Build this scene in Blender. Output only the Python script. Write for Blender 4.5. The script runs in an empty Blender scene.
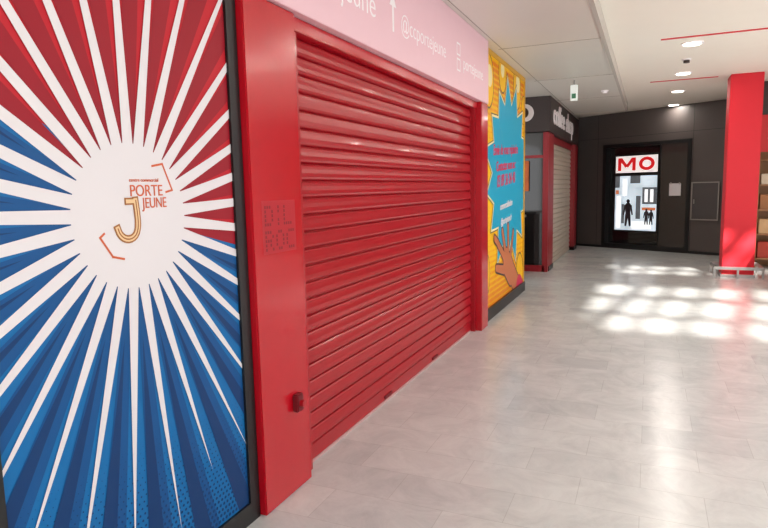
import bpy, bmesh, math, random
from mathutils import Matrix, Vector, Euler
random.seed(4)
S = bpy.context.scene
S.view_settings.view_transform = 'Standard'

# ------------------------------------------------------------ helpers
def lin(c):
    return tuple(((v/255)/12.92 if v/255 <= 0.04045 else ((v/255+0.055)/1.055)**2.4) for v in c)+(1,)
def mat(name, rgb, rough=0.5, metal=0.0, noise=0.0, scale=8, emit=0, coat=0, bump=0, spec=0.5):
    m = bpy.data.materials.new(name); m.use_nodes = True
    nt = m.node_tree; b = nt.nodes['Principled BSDF']
    b.inputs['Roughness'].default_value = rough
    b.inputs['Metallic'].default_value = metal
    b.inputs['Specular IOR Level'].default_value = spec
    b.inputs['Coat Weight'].default_value = coat
    b.inputs['Coat Roughness'].default_value = 0.08
    c = lin(rgb)
    tc = nt.nodes.new('ShaderNodeTexCoord')
    n = nt.nodes.new('ShaderNodeTexNoise'); n.inputs['Scale'].default_value = scale; n.inputs['Detail'].default_value = 4
    nt.links.new(tc.outputs['Object'], n.inputs['Vector'])
    mx = nt.nodes.new('ShaderNodeMix'); mx.data_type = 'RGBA'
    k = noise
    mx.inputs[6].default_value = tuple(v*(1-k) for v in c[:3])+(1,)
    mx.inputs[7].default_value = tuple(min(1, v*(1+k)) for v in c[:3])+(1,)
    nt.links.new(n.outputs['Fac'], mx.inputs[0])
    nt.links.new(mx.outputs[2], b.inputs['Base Color'])
    if emit:
        nt.links.new(mx.outputs[2], b.inputs['Emission Color'])
        b.inputs['Emission Strength'].default_value = emit
    if bump:
        bp = nt.nodes.new('ShaderNodeBump'); bp.inputs['Strength'].default_value = bump; bp.inputs['Distance'].default_value = 0.01
        nt.links.new(n.outputs['Fac'], bp.inputs['Height']); nt.links.new(bp.outputs['Normal'], b.inputs['Normal'])
    return m
def link(o, parent=None):
    S.collection.objects.link(o)
    if parent: o.parent = parent
    return o
def empty(name, loc=(0,0,0), rz=0):
    e = bpy.data.objects.new(name, None); e.location = loc; e.rotation_euler = (0,0,rz)
    e.empty_display_size = 0.1
    return link(e)
def mesh(name, verts, faces, m, parent=None, smooth=False):
    me = bpy.data.meshes.new(name); me.from_pydata(verts, [], faces); me.update()
    bm = bmesh.new(); bm.from_mesh(me); bmesh.ops.recalc_face_normals(bm, faces=bm.faces); bm.to_mesh(me); bm.free()
    me.materials.append(m)
    if smooth: me.shade_smooth()
    return link(bpy.data.objects.new(name, me), parent)
def boxes(name, lst, m, parent=None, bevel=0):
    bm = bmesh.new()
    for (a, b) in lst:
        r = bmesh.ops.create_cube(bm, size=1)
        for v in r['verts']:
            v.co = Vector([(a[i]+b[i])/2 + v.co[i]*(b[i]-a[i]) for i in range(3)])
    if bevel:
        bmesh.ops.bevel(bm, geom=list(bm.edges), offset=bevel, segments=2, affect='EDGES')
    me = bpy.data.meshes.new(name); bm.to_mesh(me); bm.free(); me.materials.append(m)
    return link(bpy.data.objects.new(name, me), parent)
def box(name, a, b, m, parent=None, bevel=0): return boxes(name, [(a, b)], m, parent, bevel)
def cyl(name, c, r, h, m, parent=None, axis='z', seg=32, r2=None):
    bm = bmesh.new()
    bmesh.ops.create_cone(bm, cap_ends=True, segments=seg, radius1=r, radius2=r if r2 is None else r2, depth=h)
    R = {'z': Matrix.Identity(4), 'x': Matrix.Rotation(math.pi/2, 4, 'Y'), 'y': Matrix.Rotation(math.pi/2, 4, 'X')}[axis]
    bm.transform(Matrix.Translation(c) @ R)
    me = bpy.data.meshes.new(name); bm.to_mesh(me); bm.free(); me.materials.append(m)
    return link(bpy.data.objects.new(name, me), parent)
WALL = (math.pi/2, 0, math.pi/2); FRONT = (math.pi/2, 0, 0)
def text(name, s, loc, size, m, parent=None, rot=WALL, ext=0.001, align='LEFT', shear=0, off=0, sx=1, roll=0):
    c = bpy.data.curves.new(name, 'FONT'); c.body = s; c.size = size; c.extrude = ext; c.align_x = align; c.shear = shear; c.offset = off
    t = bpy.data.objects.new(name+'_c', c); S.collection.objects.link(t)
    me = bpy.data.meshes.new_from_object(t.evaluated_get(bpy.context.evaluated_depsgraph_get()))
    bpy.data.objects.remove(t)
    me.materials.clear(); me.materials.append(m)
    o = bpy.data.objects.new(name, me)
    me.transform(Matrix.Translation(loc) @ Euler(rot).to_matrix().to_4x4() @ Matrix.Rotation(roll, 4, 'Z') @ Matrix.Diagonal((sx, 1, 1, 1)))
    return link(o, parent)
def clip(poly, r):
    y0, y1, z0, z1 = r
    def cl(p, f, inter):
        out = []
        for i in range(len(p)):
            a, b = p[i-1], p[i]
            if f(b):
                if not f(a): out.append(inter(a, b))
                out.append(b)
            elif f(a): out.append(inter(a, b))
        return out
    def iy(v): return lambda a, b: (v, a[1]+(b[1]-a[1])*(v-a[0])/(b[0]-a[0]))
    def iz(v): return lambda a, b: (a[0]+(b[0]-a[0])*(v-a[1])/(b[1]-a[1]), v)
    for f, i in ((lambda p: p[0] >= y0, iy(y0)), (lambda p: p[0] <= y1, iy(y1)), (lambda p: p[1] >= z0, iz(z0)), (lambda p: p[1] <= z1, iz(z1))):
        if poly: poly = cl(poly, f, i)
    return poly
def art(name, polys, x, m, parent, rect):
    vs, fs = [], []
    for i, p in enumerate(polys):
        p = clip(list(p), rect)
        if len(p) < 3: continue
        dx = (i % 12)*3e-5
        fs.append(list(range(len(vs), len(vs)+len(p)))); vs += [(x+dx, a, b) for a, b in p]
    if not fs: return
    me = bpy.data.meshes.new(name); me.from_pydata(vs, [], fs); me.update()
    bm = bmesh.new(); bm.from_mesh(me)
    bmesh.ops.triangulate(bm, faces=bm.faces)
    for f in bm.faces:
        f.normal_update()
        if f.normal.x < 0: f.normal_flip()
    bm.to_mesh(me); bm.free()
    me.materials.append(m)
    return link(bpy.data.objects.new(name, me), parent)
def circ(cy, cz, r, n=24, rz=None): return [(cy+r*math.cos(2*math.pi*i/n), cz+(rz or r)*math.sin(2*math.pi*i/n)) for i in range(n)]
def stroke(pts, w):
    out = []
    for p, q in zip(pts, pts[1:]):
        d = Vector((q[0]-p[0], q[1]-p[1])).normalized(); n = Vector((-d.y, d.x))*w/2; e = d*w/2
        out.append([(p[0]-e.x+n.x, p[1]-e.y+n.y), (p[0]-e.x-n.x, p[1]-e.y-n.y), (q[0]+e.x-n.x, q[1]+e.y-n.y), (q[0]+e.x+n.x, q[1]+e.y+n.y)])
    return out
def ribbon(pts, w):
    L, R = [], []
    P_ = [Vector(p) for p in pts]
    for i, p in enumerate(P_):
        d = (P_[min(i+1, len(P_)-1)]-P_[max(i-1, 0)]).normalized(); n = Vector((-d.y, d.x))*w/2
        if i == 0: p = p-d*w/2
        if i == len(P_)-1: p = p+d*w/2
        L.append((p.x+n.x, p.y+n.y)); R.append((p.x-n.x, p.y-n.y))
    return [L+R[::-1]]

# ------------------------------------------------------------ materials
red_panel = mat('red_lacquer', (186,10,30), 0.22, noise=0.05, coat=0.3)
red_shut = mat('red_shutter_paint', (166,6,26), 0.30, noise=0.06, coat=0.08)
red_dark = mat('red_dark', (112,8,22), 0.5)
perf = mat('red_perforation', (120,8,22), 0.6)
red_plate = mat('red_inset_plate', (178,10,30), 0.4)
red_col = mat('red_column_paint', (214,14,38), 0.5, noise=0.03)
black = mat('black_frame', (20,20,22), 0.4)
charcoal = mat('charcoal_panel', (88,80,78), 0.4, noise=0.1, scale=2)
charc2 = mat('charcoal_fascia', (50,36,34), 0.45)
white_v = mat('white_vinyl', (224,218,222), 0.4)
white_l = mat('white_letters', (252,244,246), 0.4)
pink = mat('pink_fascia', (238,196,206), 0.45, noise=0.02)
ceil_m = mat('ceiling_paint', (250,243,232), 0.7, noise=0.02, scale=3)
ceil_metal = mat('ceiling_metal', (220,215,207), 0.4, noise=0.03, scale=2)
seam = mat('seam_grey', (160,152,142), 0.7)
wallm = mat('wall_paint', (226,222,216), 0.7, noise=0.03)
steel = mat('brushed_steel', (175,172,170), 0.3, metal=0.9, noise=0.1)
beige = mat('beige_shutter', (196,182,166), 0.4, noise=0.04)
glow = mat('lamp_diffuser', (255,246,230), 0.5, emit=9)
wood = mat('wood_tan', (178,128,86), 0.5, noise=0.25, scale=6)
darkglass = mat('dark_glass', (30,28,29), 0.06, spec=0.8)
red_strip = mat('red_strip', (214,30,44), 0.5)

def floor_mat():
    m = bpy.data.materials.new('marble_tiles'); m.use_nodes = True; nt = m.node_tree; b = nt.nodes['Principled BSDF']
    tc = nt.nodes.new('ShaderNodeTexCoord')
    br = nt.nodes.new('ShaderNodeTexBrick')
    br.inputs['Scale'].default_value = 1.0
    br.inputs['Brick Width'].default_value = 0.6; br.inputs['Row Height'].default_value = 0.3
    br.inputs['Mortar Size'].default_value = 0.0018; br.inputs['Mortar Smooth'].default_value = 0.5
    br.inputs['Bias'].default_value = -0.6
    br.inputs['Color1'].default_value = lin((211,212,210)); br.inputs['Color2'].default_value = lin((184,186,187))
    br.inputs['Mortar'].default_value = lin((184,183,181))
    nt.links.new(tc.outputs['Object'], br.inputs['Vector'])
    n = nt.nodes.new('ShaderNodeTexNoise'); n.inputs['Scale'].default_value = 3.2; n.inputs['Detail'].default_value = 12; n.inputs['Distortion'].default_value = 1.0; n.inputs['Roughness'].default_value = 0.74
    nt.links.new(tc.outputs['Object'], n.inputs['Vector'])
    cr = nt.nodes.new('ShaderNodeValToRGB'); cr.color_ramp.elements[0].position = 0.32; cr.color_ramp.elements[0].color = (0.72,0.72,0.74,1)
    cr.color_ramp.elements[1].position = 0.62; cr.color_ramp.elements[1].color = (1,1,1,1)
    nt.links.new(n.outputs['Fac'], cr.inputs['Fac'])
    mx = nt.nodes.new('ShaderNodeMix'); mx.data_type = 'RGBA'; mx.blend_type = 'MULTIPLY'; mx.inputs[0].default_value = 0.75
    nt.links.new(br.outputs['Color'], mx.inputs[6]); nt.links.new(cr.outputs['Color'], mx.inputs[7])
    nt.links.new(mx.outputs[2], b.inputs['Base Color'])
    b.inputs['Roughness'].default_value = 0.23
    b.inputs['Specular IOR Level'].default_value = 0.65
    return m
floorm = floor_mat()

# ------------------------------------------------------------ room shell
box('floor', (-4.5,-5,-0.1), (5.2,18,0), floorm)
box('wall_left', (-2.15,-5,0), (-1.86,9.3,3.18), wallm)
boxes('ceiling', [((-0.5,-5,3.32),(1.1,18,3.5)), ((-4.5,14.4,3.32),(-0.5,18,3.5)),
                  ((1.1,-5,3.32),(5.2,1.6,3.5)), ((1.1,5.0,3.32),(5.2,6.2,3.5)), ((1.1,7.5,3.32),(5.2,18,3.5)),
                  ((4.0,1.6,3.32),(5.2,5.0,3.5)), ((4.0,6.2,3.32),(5.2,7.5,3.5))], ceil_m)  # openings on the right added out of view to let the sun in
box('ceiling_bulkhead', (-4.5,-5,3.18), (-0.5,14.4,3.5), ceil_metal)
boxes('trim_1', [((-1.66,y,3.176),(-0.505,y+0.006,3.1805)) for y in (2.4,4.8,7.2,9.6,12.0)] + [((-1.62,-5,3.176),(-1.614,14.4,3.1805))], seam)
box('trim_2', (-0.535,-5,3.168), (-0.49,14.41,3.325), mat('trim_paint', (190,184,176), 0.5))
gobo = empty('added_sun_gobo')  # unseen skylight, added to shape the sun patches on the floor
gobo_spec = []
for k in range(7):   # slanted bars added to break the sun into streaks
    x = 1.1+k*0.48
    gobo_spec.append((x, 0.12 if k % 3 else 0.22))
vs, fs = [], []
for x, wd in gobo_spec:
    for (ya, yb) in ((1.6,5.0),(6.2,7.5)):
        sl_ = 0.16*(yb-ya)
        i = len(vs)
        xa, xb = x, min(x+sl_, 3.98)
        for z in (3.37, 3.44): vs += [(xa,ya,z),(min(xa+wd,4.0),ya,z),(min(xb+wd,4.0),yb,z),(xb,yb,z)]
        fs += [[i,i+1,i+2,i+3],[i+4,i+7,i+6,i+5],[i,i+4,i+5,i+1],[i+1,i+5,i+6,i+2],[i+2,i+6,i+7,i+3],[i+3,i+7,i+4,i]]
mesh('gobo_bars', vs, fs, wallm, gobo)
boxes('gobo_cross_bars', [((1.1,y,3.375),(4.0,y+w_,3.435)) for y, w_ in ((2.5,0.16),(3.75,0.25),(6.8,0.08))], wallm, gobo)  # cross pieces added to split the sun patches further
boxes('wall_back', [((-4.5,-5.15,0),(5.2,-5,0.3)), ((-4.5,-5.15,2.9),(5.2,-5,3.5)), ((-4.5,-5.15,0.3),(-1.6,-5,2.9)), ((3.8,-5.15,0.3),(5.2,-5,2.9))], wallm)
boxes('window_1', [((x,-5.12,0.3),(x+0.07,-5.04,2.9)) for x in (-1.6,-0.25,1.1,2.45,3.73)] + [((-1.6,-5.12,2.1),(3.8,-5.04,2.16))], black)
boxes('wall_right', [((5.2,-5,0),(5.35,18,0.25)), ((5.2,-5,2.95),(5.35,18,3.5)), ((5.2,10.2,0.25),(5.35,18,2.95)), ((5.2,-5,0.25),(5.35,-4,2.95))], wallm)
boxes('window_2', [((5.22,y,0.25),(5.32,y+0.08,2.95)) for y in (-4,-2,0,2,4,6,8,10.1)] + [((5.22,-4,2.3),(5.32,10.2,2.36))], black)
box('wall_far', (-4.5,17.2,0), (5.2,17.35,3.32), charcoal)
box('wall_recess', (-4.5,9.3,0), (-4.35,17.2,3.18), charc2)

# ------------------------------------------------------------ starburst poster
P = empty('starburst_poster')
PY0, PY1, PZ0, PZ1 = 1.09, 2.255, 0.10, 3.12
boxes('frame', [((-1.86,1.0,0.0),(-1.725,PY0,3.18)), ((-1.86,PY1,0.0),(-1.725,2.325,3.18)), ((-1.86,PY0,0.0),(-1.725,PY1,PZ0)), ((-1.86,PY0,PZ1),(-1.725,PY1,3.18))], black, P)
pr = mat('print_red', (190,24,40), 0.5, spec=0.3); prd = mat('print_dark_red', (150,14,34), 0.5, spec=0.3)
pb = mat('print_blue', (8,104,168), 0.5, spec=0.3); pbd = mat('print_navy', (8,78,138), 0.5, spec=0.3); pbn = mat('print_deep_navy', (6,54,106), 0.5, spec=0.3)
box('board', (-1.86,PY0,PZ0), (-1.74,PY1,PZ1), pr, P)
R1 = (PY0, PY1, PZ0, PZ1); cy, cz = 1.665, 1.52
def mapw(u, v, X):
    a, b = u-384, v-264
    R = 0.9160*a+0.0298*b-241.3; D = 0.02175*a+0.99208*b+74.59; F = 0.4006*a-0.1220*b+547.6
    s = X/R; return (F*s, 1.6-D*s)
Lp = mapw(0, 97, -1.74); Rp = mapw(240, 247, -1.74)
sl = (Rp[1]-Lp[1])/(Rp[0]-Lp[0])
def bl(y): return Lp[1]+sl*(y-Lp[0])
art('blue_field', [[(0,bl(0)),(0,-1),(4,-1),(4,bl(4))]], -1.7392, pb, P, R1)
N = 33
def spike(ang, half, r0, r1):
    d = (math.cos(ang), math.sin(ang)); n = (-d[1], d[0])
    return [(cy, cz), (cy+d[0]*r0-n[0]*half, cz+d[1]*r0-n[1]*half), (cy+d[0]*r1, cz+d[1]*r1), (cy+d[0]*r0+n[0]*half, cz+d[1]*r0+n[1]*half)]
def wedge(a0, a1, r0, r1):
    return [(cy+math.cos(a0)*r0, cz+math.sin(a0)*r0), (cy+math.cos(a0)*r1, cz+math.sin(a0)*r1), (cy+math.cos(a1)*r1, cz+math.sin(a1)*r1), (cy+math.cos(a1)*r0, cz+math.sin(a1)*r0)]
dr, db, dn, wh = [], [], [], []
for i in range(N):
    a = 2*math.pi*(i+0.3)/N
    mid = a+math.pi/N
    yy, zz = cy+math.cos(mid), cz+math.sin(mid)
    lo = zz < bl(yy)
    w = wedge(mid-0.035, mid+0.06, 0.2, 2.5)
    (db if lo else dr).append(w)
    if lo: dn.append([(cy+math.cos(mid)*0.45, cz+math.sin(mid)*0.45), (cy+math.cos(mid-0.05)*2.5, cz+math.sin(mid-0.05)*2.5), (cy+math.cos(mid+0.03)*2.5, cz+math.sin(mid+0.03)*2.5)])
    up = math.sin(a)
    r1 = 1.75 if up > 0 else 1.12+0.25*random.random()+0.3*(1+up)
    wh.append(spike(a, 0.0235, 0.25, r1))
art('dark_red_rays', dr, -1.7384, prd, P, R1)
art('navy_rays', db, -1.7384, pbd, P, R1)
art('deep_navy_rays', dn, -1.7376, pbn, P, R1)
dots = []
for j in range(26):
    z = 0.12+j*0.024
    for i in range(50):
        y = PY0+0.012+i*0.024+(0.012 if j % 2 else 0)
        r = 0.0085*(1-j/26)
        if r > 0.001: dots.append(circ(y, z, r, 8))
art('halftone_dots', dots, -1.7370, pbn, P, R1)
art('white_rays', wh, -1.7360, white_v, P, R1)
art('white_disc', [circ(cy, cz, 0.265, 64)], -1.7352, white_v, P, R1)
orange = mat('logo_orange', (206,92,48), 0.5); gold = mat('logo_gold', (160,98,44), 0.35, metal=0.2); goldl = mat('logo_gold_light', (232,196,150), 0.4)
text('logo_word', 'PORTE', (-1.734,1.654,1.593), 0.060, orange, P, sx=0.90)
text('logo_word_b', 'JEUNE', (-1.734,1.712,1.548), 0.056, orange, P, sx=0.80)
text('logo_small', 'centre commercial', (-1.734,1.655,1.646), 0.019, orange, P)
def bez(p, n=10):
    out = []
    for i in range(n+1):
        t = i/n; out.append(tuple((1-t)**3*p[0][k]+3*(1-t)**2*t*p[1][k]+3*(1-t)*t*t*p[2][k]+t**3*p[3][k] for k in (0,1)))
    return out
jp = [(1.640,1.575),(1.668,1.575)]
jc = bez([(1.678,1.577),(1.682,1.53),(1.686,1.50),(1.680,1.475)])+bez([(1.680,1.475),(1.67,1.425),(1.60,1.425),(1.588,1.478)])[1:]
art('logo_letter', ribbon(jc, 0.030)+ribbon(jp, 0.026), -1.7336, gold, P, R1)
art('logo_letter_inner', ribbon(jc, 0.018)+ribbon(jp, 0.014), -1.7328, goldl, P, R1)
art('logo_letter_core', ribbon(jc, 0.005), -1.7320, gold, P, R1)
art('logo_brackets', stroke([mapw(152,166,-1.735), mapw(162,164,-1.735), mapw(172,190,-1.735), mapw(166,192,-1.735)], 0.008) +
    stroke([mapw(104,234,-1.735), mapw(100,238,-1.735), mapw(113,257,-1.735), mapw(124,259,-1.735)], 0.008), -1.7345, orange, P, R1)

# ------------------------------------------------------------ red pillars + roller shutter
F = empty('red_pillar')
box('panel', (-1.86,2.33,0), (-1.69,2.77,2.5), red_panel, F, 0.006)
F2 = empty('red_pillar')
box('panel', (-1.86,6.462,0), (-1.67,6.74,2.5), red_panel, F2, 0.006)
glyph = {'D':('1110','1001','1001','1001','1110'), 'I':('010','010','000','010','010'), 'L':('1000','1000','1000','1000','1111'),
         'R':('1110','1001','1110','1010','1001'), 'O':('0110','1001','1001','1001','0110'), 'C':('0111','1000','1000','1000','0111')}
cells = []
for word, zt in (('DIL', 1.530), ('ROC', 1.408)):
    y = 2.425
    for ch in word:
        g = glyph[ch]
        for r, row in enumerate(g):
            for c, v in enumerate(row):
                if v == '1':
                    a, b = y+c*0.0195, zt-r*0.021
                    cells.append([(a,b-0.014),(a+0.013,b-0.014),(a+0.013,b),(a,b)])
        y += len(g[0])*0.0195+0.014
art('perforated_plate', [[(2.405,1.295),(2.70,1.295),(2.70,1.555),(2.405,1.555)]], -1.6897, red_plate, F, (0,9,0,4))
art('perforated_lettering', cells, -1.6892, perf, F, (0,9,0,4))
box('key_switch_box', (-1.69,2.60,0.44), (-1.655,2.66,0.535), red_dark, F, 0.006)
cyl('key_switch_knob', (-1.645,2.63,0.485), 0.018, 0.022, red_shut, F, 'x')

SH = empty('roller_shutter')
boxes('housing_lintel', [((-1.86,2.772,2.43),(-1.72,6.46,2.5))], red_panel, SH, 0.004)
boxes('guide_rails', [((-1.86,2.772,0),(-1.735,2.86,2.43)), ((-1.86,6.41,0),(-1.735,6.46,2.43))], red_shut, SH, 0.004)
def shutter(name, x, y0, y1, z0, z1, pitch, depth, m, parent):
    prof = []
    n = int((z1-z0)/pitch); pitch = (z1-z0)/n
    shape = [(0.0,0.0),(0.03,0.45),(0.09,0.80),(0.20,1.0),(0.42,0.95),(0.66,0.72),(0.84,0.62),(0.90,0.40),(0.93,-0.25),(0.97,-0.25)]
    for i in range(n):
        for t, d in shape: prof.append((x+d*depth, z0+(i+t)*pitch))
    prof.append((x, z1))
    vs = [(p[0], y, p[1]) for y in (y0, y1) for p in prof]; k = len(prof)
    fs = [(i, i+k, i+k+1, i+1) for i in range(k-1)]
    return mesh(name, vs, fs, m, parent)
shutter('slats', -1.800, 2.86, 6.41, 0.11, 2.43, 0.094, 0.021, red_shut, SH)
box('bottom_bar', (-1.82,2.86,0.0), (-1.785,6.41,0.11), red_shut, SH, 0.004)
box('bottom_bar_seal', (-1.785,2.9,0.0), (-1.778,6.38,0.018), mat('seal_grey', (190,150,150), 0.5), SH)
boxes('lock_tabs', [((-1.786,y,0.03),(-1.774,y+0.14,0.05)) for y in (4.0,5.1)], red_dark, SH)

# ------------------------------------------------------------ pink fascia sign
K = empty('pink_fascia_sign')
box('panel', (-1.86,2.335,2.503), (-1.665,6.745,3.178), pink, K, 0.003)
text('lettering', 'portejeune', (-1.6645,3.74,2.70), 0.23, white_l, K, align='RIGHT', off=-0.002)
text('handle', '@ccportejeune', (-1.6645,4.17,2.72), 0.175, white_l, K, sx=0.95, off=-0.002)
art('arrow', [[(4.01,2.68),(4.04,2.68),(4.04,2.88),(4.01,2.88)], [(3.965,2.85),(4.085,2.85),(4.025,2.94)]], -1.6635, white_l, K, (0,9,0,4))
text('handle_b', 'portejeune', (-1.6645,5.75,2.72), 0.17, white_l, K, sx=1.0, off=-0.001)
art('icons', sum([stroke([(y,z),(y+0.10,z),(y+0.10,z+0.10),(y,z+0.10),(y,z)], 0.015) for y, z in ((5.55,2.82),(5.55,2.68))], []), -1.6635, white_l, K, (0,9,0,4))

# ------------------------------------------------------------ comic poster
Q = empty('comic_poster')
QY0, QY1, QZ0, QZ1 = 6.80, 9.22, 0.14, 3.12
boxes('frame', [((-1.86,6.75,0),(-1.735,QY0,3.175)), ((-1.86,QY1,0),(-1.735,9.28,3.175)), ((-1.86,QY0,QZ1),(-1.735,QY1,3.175))], mat('frame_yellow', (214,160,30), 0.4), Q)
box('plinth', (-1.86,6.75,0), (-1.72,9.28,QZ0), black, Q)
yel = mat('print_yellow', (246,188,12), 0.5, spec=0.3); org = mat('print_orange', (232,124,14), 0.5, spec=0.3)
cyan = mat('print_cyan', (14,160,196), 0.5, spec=0.3); cream = mat('print_cream', (246,228,170), 0.5)
ink = mat('print_ink', (60,44,50), 0.5); skin = mat('print_skin', (196,112,70), 0.5); magenta = mat('print_magenta', (210,30,80), 0.5)
box('board', (-1.86,QY0,QZ0), (-1.75,QY1,QZ1), yel, Q)
R2 = (QY0, QY1, QZ0, QZ1)
def q(s, t): return (QY0+(QY1-QY0)*s, QZ0+(QZ1-QZ0)*t)
d2 = []
for j in range(44):
    for i in range(36):
        y, z = q((i+(0.5 if j % 2 else 0))/36, j/44)
        t = j/44
        r = 0.004+0.030*max(0, 1-abs(t-1.0)*2.4, 1-abs(t-0.0)*3.2)
        d2.append(circ(y, z, r, 8))
art('halftone', d2, -1.7492, org, Q, R2)
pet = [circ(*q(s,t), r, 24, r*1.25) for s, t, r in ((0.12,0.90,0.24),(0.42,0.97,0.20),(0.80,0.95,0.24),(0.0,0.74,0.22),(0.0,0.30,0.2),(0.05,0.14,0.22),(0.9,0.05,0.25),(1.0,0.86,0.16))]
art('bubble_outline', [[(p[0]+(p[0]-sum(a[0] for a in c)/24)*0.07, p[1]+(p[1]-sum(a[1] for a in c)/24)*0.07) for p in c] for c in pet], -1.7486, ink, Q, R2)
art('bubbles', pet, -1.7480, yel, Q, R2)
art('bubble_highlights', [circ(*q(s,t), r, 20) for s, t, r in ((0.14,0.92,0.13),(0.42,0.98,0.1),(0.82,0.97,0.13),(0.02,0.76,0.11))], -1.7474, cream, Q, R2)
def burst(sc, n=15):
    out = []; rr = random.Random(3)
    c = q(0.60, 0.545)
    for i in range(n*2):
        a = math.pi*i/n
        k = (1.0+0.16*rr.random() if i % 2 == 0 else 0.80)*sc
        out.append((c[0]+1.22*k*math.cos(a), c[1]+1.13*k*math.sin(a)))
    return out, c
def fan(poly, c): return [[c, poly[i-1], poly[i]] for i in range(len(poly))]
for nm, sc, x, m in (('burst_ink',1.06,-1.7468,ink),('burst_white',1.04,-1.7462,cream),('burst',1.0,-1.7456,cyan)):
    p, c = burst(sc); art(nm, fan(p, c), x, m, Q, R2)
for i, (s, sz) in enumerate((('Envie de vous rejoindre', 0.18), ('Contactez nous au :', 0.17), ('03 89 36 04 40', 0.21), ('commercialisation', 0.12), ('@portejeune.fr', 0.12))):
    text('caption_%d' % (i+1), s, (-1.744, 8.05, 2.02-i*0.20-(0.1 if i > 2 else 0)), sz, magenta if i < 3 else white_v, Q, align='CENTER', off=0.003, shear=0.2, roll=0.06, sx=0.86)
def cap(a, b, r0, r1, n=8):
    a, b = Vector(a), Vector(b); t = math.atan2((b-a).y, (b-a).x)
    pts = [(b.x+r1*math.cos(t-math.pi/2+math.pi*i/n), b.y+r1*math.sin(t-math.pi/2+math.pi*i/n)) for i in range(n+1)]
    pts += [(a.x+r0*math.cos(t+math.pi/2+math.pi*i/n), a.y+r0*math.sin(t+math.pi/2+math.pi*i/n)) for i in range(n+1)]
    return pts
def hand(g):
    A = lambda s, t: q(s, t)
    return [cap(A(0.98,-0.10), A(0.66,0.09), 0.20+g, 0.15+g), cap(A(0.64,0.09), A(0.52,0.15), 0.19+g, 0.19+g),
         cap(A(0.46,0.18), A(0.30,0.255), 0.055+g, 0.045+g), cap(A(0.30,0.255), A(0.24,0.275), 0.045+g, 0.04+g),
         cap(A(0.50,0.19), A(0.42,0.295), 0.055+g, 0.044+g), cap(A(0.57,0.20), A(0.56,0.31), 0.055+g, 0.042+g),
         cap(A(0.63,0.17), A(0.70,0.275), 0.05+g, 0.038+g), cap(A(0.46,0.12), A(0.28,0.145), 0.06+g, 0.046+g)]
art('hand_ink', hand(0.022), -1.7450, ink, Q, R2)
art('hand_print', hand(0.0), -1.7440, skin, Q, R2)
art('sleeve_print', [cap(q(1.05,-0.12), q(0.88,-0.02), 0.26, 0.22)], -1.7432, magenta, Q, R2)

B = empty('round_blade_sign')
cyl('disc', (-1.78,9.50,2.70), 0.13, 0.04, white_v, B, 'y')
cyl('face', (-1.80,9.475,2.70), 0.08, 0.012, charc2, B, 'y')
box('bracket_post', (-1.84,9.285,2.68), (-1.80,9.49,2.72), black, B)

# ------------------------------------------------------------ coffee shop
wine = mat('wine_red_frame', (144,18,30), 0.4, noise=0.05)
C = empty('coffee_shop_sign')
box('fascia', (-4.3,11.25,2.56), (-1.66,15.95,3.178), charc2, C, 0.004)
text('lettering', 'coffee shop', (-1.655,11.60,2.73), 0.54, white_l, C, ext=0.01, off=0.008, sx=1.22)
for a, b in (((-1.86,11.47,0),(-1.70,12.03,2.555)), ((-1.86,15.42,0),(-1.68,15.95,2.555))):
    e = empty('wine_red_pillar'); box('shaft', a, b, wine, e, 0.004); box('foot', (a[0],a[1],0), (b[0]+0.012,b[1],0.09), black, e)
C3 = empty('coffee_shop_window')
box('side_glass', (-4.1,11.4,0.12), (-1.76,11.43,2.555), darkglass, C3)
boxes('side_frame', [((-4.1,11.37,0),(-1.76,11.46,0.12)), ((-2.75,11.37,0.12),(-2.70,11.46,2.555)), ((-1.80,11.37,0),(-1.70,11.465,2.555)), ((-4.15,11.37,0),(-4.05,11.46,2.555)), ((-4.1,11.37,2.1),(-1.8,11.46,2.15))], wine, C3)
box('menu_board', (-3.4,11.33,1.5), (-2.05,11.36,2.05), mat('menu_orange', (196,96,40), 0.5, noise=0.4, scale=10), C3)
C2 = empty('service_counter')
box('counter', (-3.6,10.2,0), (-2.05,10.8,1.05), mat('counter_brown', (96,78,70), 0.5, noise=0.2), C2)
box('counter_top', (-3.65,10.15,1.05), (-2.0,10.85,1.09), steel, C2)
SH2 = empty('roller_shutter')
shutter('slats', -1.80, 12.04, 15.41, 0.0, 2.42, 0.10, 0.02, beige, SH2)
box('box_housing', (-1.99,12.04,2.42), (-1.76,15.41,2.555), wine, SH2)

E = empty('exit_sign')
box('plate', (-1.15,9.78,2.87), (-1.05,9.86,3.10), mat('sign_white', (225,230,226), 0.5, emit=0.35), E, 0.004)
box('pictogram', (-1.13,9.775,2.90), (-1.07,9.781,2.97), mat('sign_green', (60,120,90), 0.5, emit=0.2), E)
cyl('rod', (-1.10,9.82,3.138), 0.01, 0.076, steel, E)

# ------------------------------------------------------------ angled dark facade
p0 = Vector((-1.3,16.4)); p1 = Vector((1.35,14.9)); ang = math.atan2(p1.y-p0.y, p1.x-p0.x)
G = empty('dark_shop_facade', (p0.x,p0.y,0), ang)
boxes('cladding', [((-0.5,0,0),(0.25,0.2,3.315)), ((0.25,0,2.56),(2.45,0.2,3.315)), ((2.45,0,0),(3.75,0.2,3.315))], charcoal, G)
boxes('cladding_joints', [((-0.5,-0.002,z),(3.75,0.001,z+0.008)) for z in (2.72,)] + [((x,-0.002,0),(x+0.008,0.001,3.31)) for x in (0.08,2.47)], black, G)
boxes('frame', [((0.25,-0.03,0),(0.33,0.2,2.56)), ((2.37,-0.03,0),(2.45,0.2,2.56)), ((0.33,-0.03,2.48),(2.37,0.2,2.56)), ((0.33,-0.03,0),(2.37,0.2,0.12)), ((1.72,-0.02,0.12),(1.77,0.1,2.48))], black, G)
box('interior_back', (0.33,0.16,0.12), (2.37,0.19,2.48), darkglass, G)
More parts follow.
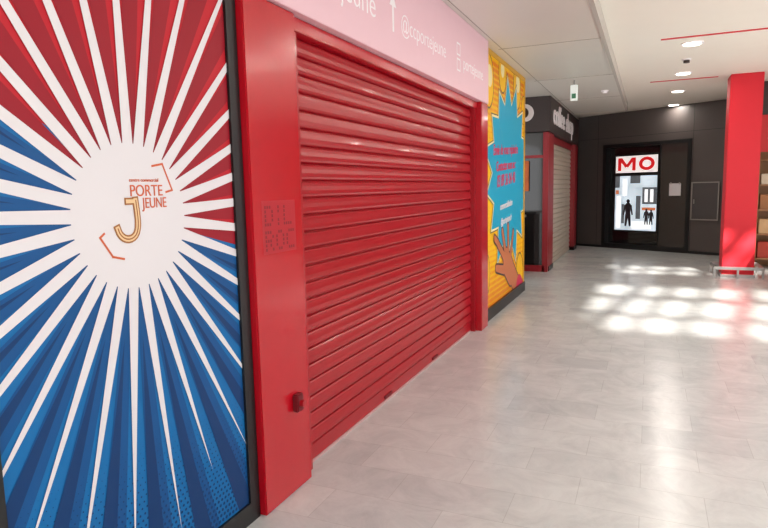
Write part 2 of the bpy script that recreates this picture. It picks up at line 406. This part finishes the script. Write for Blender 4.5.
box('kick_plate', (-0.5,-0.02,0), (3.75,0.0,0.06), black, G)
box('glass_pane', (1.77,-0.03,0.12), (2.37,-0.02,2.48), mat('tinted_glass', (58,52,50), 0.06, spec=0.8), G)
lit = mat('screen_lit', (188,202,212), 0.5, noise=0.5, scale=3, emit=0.95); scr_d = mat('screen_dark', (104,110,116), 0.4, noise=0.6, scale=5, emit=0.4)
scr_w = mat('screen_white', (240,242,244), 0.5, emit=1.0)
scr_o = mat('screen_warm', (206,120,80), 0.5, emit=0.6)
signw = mat('sign_backlit', (242,236,234), 0.5, emit=0.7)
redl = mat('letters_red', (220,30,36), 0.5, emit=0.5)
inkd = mat('screen_ink', (60,54,62), 0.4)
D = empty('display_screen', (p0.x,p0.y,0), ang)
box('casing', (0.50,0.09,0.42), (1.66,0.158,2.30), black, D, 0.006)
box('sign_area', (0.54,0.085,1.86), (1.62,0.092,2.26), signw, D)
box('picture_area', (0.54,0.085,0.46), (1.62,0.092,1.78), lit, D)
boxes('picture_blocks', [((0.54,0.083,1.50),(0.66,0.092,1.78)), ((1.26,0.083,1.10),(1.62,0.092,1.50)), ((0.94,0.083,1.60),(1.20,0.092,1.78)), ((1.10,0.083,0.74),(1.22,0.092,1.30)), ((0.72,0.083,0.62),(0.80,0.092,1.10))], scr_d, D)
boxes('picture_lights', [((0.58,0.081,0.50),(0.70,0.092,1.30)), ((1.0,0.081,0.50),(1.5,0.092,0.68)), ((0.74,0.081,1.30),(0.86,0.092,1.70)), ((1.32,0.081,1.15),(1.40,0.092,1.45)), ((1.46,0.081,1.15),(1.54,0.092,1.45))], scr_w, D)
boxes('picture_accents', [((1.26,0.080,0.95),(1.60,0.092,1.02)), ((0.56,0.080,1.34),(0.64,0.092,1.44))], scr_o, D)
# red block letters M and O built from bars
def bar(a, b, w):
    return cap(a, b, w/2, w/2, 2)
M_ = [[(0.60,1.91),(0.69,1.91),(0.69,2.22),(0.60,2.22)], [(0.98,1.91),(1.07,1.91),(1.07,2.22),(0.98,2.22)],
      [(0.60,2.22),(0.71,2.22),(0.865,2.02),(0.80,1.98)], [(1.07,2.22),(0.96,2.22),(0.805,2.02),(0.87,1.98)]]
O_ = []
for i in range(24):
    a0, a1 = 2*math.pi*i/24, 2*math.pi*(i+1)/24
    c0, s0, c1, s1 = math.cos(a0), math.sin(a0), math.cos(a1), math.sin(a1)
    O_.append([(1.35+0.20*c0,2.065+0.16*s0),(1.35+0.20*c1,2.065+0.16*s1),(1.35+0.11*c1,2.065+0.085*s1),(1.35+0.11*c0,2.065+0.085*s0)])
vs, fs = [], []
for k, p in enumerate(M_+O_):
    fs.append(list(range(len(vs), len(vs)+len(p)))); vs += [(a, 0.082-0.0004*(k if k < 4 else 0), b) for a, b in p]
mesh('letters', vs, fs, redl, D)
def person(x, z, k):
    return [circ(x, z+0.62*k, 0.05*k, 14), cap((x,z+0.50*k),(x,z+0.28*k),0.085*k,0.065*k), cap((x-0.03*k,z+0.28*k),(x-0.06*k,z),0.045*k,0.028*k), cap((x+0.03*k,z+0.28*k),(x+0.06*k,z),0.045*k,0.028*k),
          cap((x-0.08*k,z+0.50*k),(x-0.12*k,z+0.28*k),0.026*k,0.02*k), cap((x+0.08*k,z+0.50*k),(x+0.12*k,z+0.28*k),0.026*k,0.02*k)]
vs, fs = [], []
for p in person(0.90,0.58,0.95)+person(1.38,0.62,0.55)+person(1.50,0.62,0.52):
    fs.append(list(range(len(vs), len(vs)+len(p)))); vs += [(a, 0.079-0.0001*len(fs), b) for a, b in p]
mesh('figures_print', vs, fs, inkd, D)
N1 = empty('paper_notice', (p0.x,p0.y,0), ang)
box('sheet', (1.98,-0.036,1.30), (2.25,-0.0325,1.58), white_v, N1)
boxes('tape', [((2.0,-0.0375,1.56),(2.03,-0.031,1.60)), ((2.2,-0.0375,1.56),(2.23,-0.031,1.60))], steel, N1)
U = empty('electrical_cabinet', (p0.x,p0.y,0), ang)
box('body', (2.52,-0.06,0.78), (3.08,-0.003,1.58), mat('cabinet_grey', (80,75,75), 0.5), U, 0.004)
boxes('edge', [((2.50,-0.068,0.76),(2.525,-0.058,1.60)), ((3.075,-0.068,0.76),(3.10,-0.058,1.60)), ((2.50,-0.068,1.575),(3.10,-0.058,1.60)), ((2.50,-0.068,0.76),(3.10,-0.058,0.785))], steel, U)
box('handle', (2.56,-0.075,1.12), (2.58,-0.06,1.22), steel, U)

# ------------------------------------------------------------ red column with bumper rails
L = empty('red_column')
box('shaft', (1.15,11.5,0), (1.62,11.97,3.32), red_col, L, 0.008)
box('base_skirt', (1.13,11.48,0), (1.64,11.99,0.05), steel, L, 0.004)
def ring(z, o, t):
    a0, a1, b0, b1 = 1.15-o, 1.62+o, 11.5-o, 11.97+o
    return [((a0,b0,z),(a1,b0+t,z+0.05)), ((a0,b1-t,z),(a1,b1,z+0.05)), ((a0,b0+t,z),(a0+t,b1-t,z+0.05)), ((a1-t,b0+t,z),(a1,b1-t,z+0.05))]
boxes('bumper_rail', ring(0.14,0.13,0.03), steel, L, 0.006)
boxes('bumper_posts', [((x,y,0),(x+0.03,y+0.03,0.15)) for x in (1.02,1.36,1.72) for y in (11.37,12.07)], steel, L)

# ------------------------------------------------------------ shop on the right
W = empty('wooden_shop_front')
box('header', (1.66,12.6,2.75), (5.1,12.9,3.315), mat('header_brown', (60,44,40), 0.5), W)
box('back_panel', (1.75,13.4,0), (5.1,13.5,2.75), wood, W)
box('sign_panel', (1.70,12.56,2.10), (2.9,12.598,2.74), mat('sign_red', (206,36,40), 0.5), W)
text('sign_lettering', 'SOLDES', (1.86,12.555,2.3), 0.3, white_l, W, rot=FRONT)
box('side_post', (1.66,12.6,0), (1.74,12.9,2.75), mat('post_tan', (206,160,120), 0.5), W)
V = empty('shelf_unit')
boxes('boards', [((1.80,12.92,z),(3.2,13.35,z+0.03)) for z in (0.15,0.6,1.05,1.5,1.95)] + [((1.80,12.92,0),(1.83,13.35,2.1)), ((3.17,12.92,0),(3.2,13.35,2.1))], wood, V)
cols = [(200,70,50),(230,190,140),(180,120,70),(240,225,200),(190,50,40)]
gm = [mat('goods_%d' % i, c, 0.5, noise=0.2) for i, c in enumerate(cols)]
for i in range(20):
    r = i//5; cidx = i % 5; z = (0.18,0.63,1.08,1.53)[r]; x = 1.86+cidx*0.26
    box('goods_%d' % i, (x,12.96,z), (x+0.2,13.25,z+0.18+0.14*random.random()), gm[(i*3+r) % 5], V, 0.01)
T = empty('cardboard_display_box')
box('box_body', (1.80,10.35,0.0), (2.35,10.9,0.12), black, T, 0.01)
box('carton', (1.83,10.38,0.12), (2.32,10.87,0.70), mat('cardboard', (190,136,84), 0.7, noise=0.1), T, 0.01)
boxes('flaps', [((1.83,10.38,0.70),(1.86,10.87,0.80)), ((2.29,10.38,0.70),(2.32,10.87,0.80))], mat('cardboard_light', (206,156,104), 0.7), T)

# ------------------------------------------------------------ ceiling fittings
for y in (-0.9,1.7,4.3,6.5,8.7,10.95,13.0,15.2):
    e = empty('ceiling_downlight')
    cyl('trim_ring', (0.43,y,3.314), 0.13, 0.014, white_l, e)
    cyl('diffuser', (0.43,y,3.304), 0.10, 0.008, glow, e)
    l = bpy.data.lights.new('downlight_lamp', 'AREA'); l.shape = 'DISK'; l.size = 0.2; l.energy = 13; l.color = (1,0.95,0.87)
    if y < 6: l.energy = 6
    if y > 14: l.energy = 8
    o = bpy.data.objects.new('lamp', l); o.location = (0.43,y,3.295); link(o, e)
s = empty('ceiling_red_strip'); box('strip', (0.07,8.28,3.312), (4.0,8.33,3.3205), red_strip, s)
s = empty('ceiling_red_strip'); box('strip', (-0.05,11.6,3.312), (0.98,11.65,3.3205), red_strip, s)
s = empty('smoke_detector'); cyl('base', (0.42,9.75,3.31), 0.06, 0.02, white_l, s); cyl('sensor', (0.42,9.75,3.285), 0.04, 0.04, charc2, s)
s = empty('smoke_detector'); cyl('base', (-0.75,11.2,3.17), 0.06, 0.02, white_l, s); cyl('sensor', (-0.75,11.2,3.15), 0.04, 0.03, white_l, s)

# ------------------------------------------------------------ light
w = bpy.data.worlds.new('World'); S.world = w; w.use_nodes = True
bg = w.node_tree.nodes['Background']; bg.inputs[0].default_value = (0.97,0.985,1.0,1); bg.inputs[1].default_value = 2.1
sun = bpy.data.lights.new('sun', 'SUN'); sun.energy = 17; sun.angle = 0.04; sun.color = (1,0.96,0.89)
so = bpy.data.objects.new('sun', sun); so.rotation_euler = Vector((1.75,-5.1,3.3)).to_track_quat('Z','Y').to_euler(); link(so)
def area(name, loc, rot, sx, sy, e, col):
    l = bpy.data.lights.new(name, 'AREA'); l.shape = 'RECTANGLE'; l.size = sx; l.size_y = sy; l.energy = e; l.color = col
    o = bpy.data.objects.new(name, l); o.location = loc; o.rotation_euler = rot; link(o)
area('skylight_daylight', (2.55,3.3,3.47), (0,0,0), 2.8, 3.3, 45, (0.98,0.99,1))  # unseen area lamp added in the ceiling opening to brighten the hall
area('added_fill_lamp_b', (2.55,6.85,3.47), (0,0,0), 2.8, 1.2, 55, (0.98,0.99,1))  # second added lamp out of view, more fill from above

# ------------------------------------------------------------ camera
cam = bpy.data.cameras.new('camera'); cam.lens = 603/768*36; cam.sensor_width = 36; cam.clip_start = 0.05
co = bpy.data.objects.new('camera', cam)
M = Matrix(((0.9160,-0.0298,0.4001,0),(0.4006,0.1220,-0.9081,0),(-0.02175,0.99208,0.1237,1.6),(0,0,0,1)))
co.matrix_world = M; S.collection.objects.link(co); S.camera = co
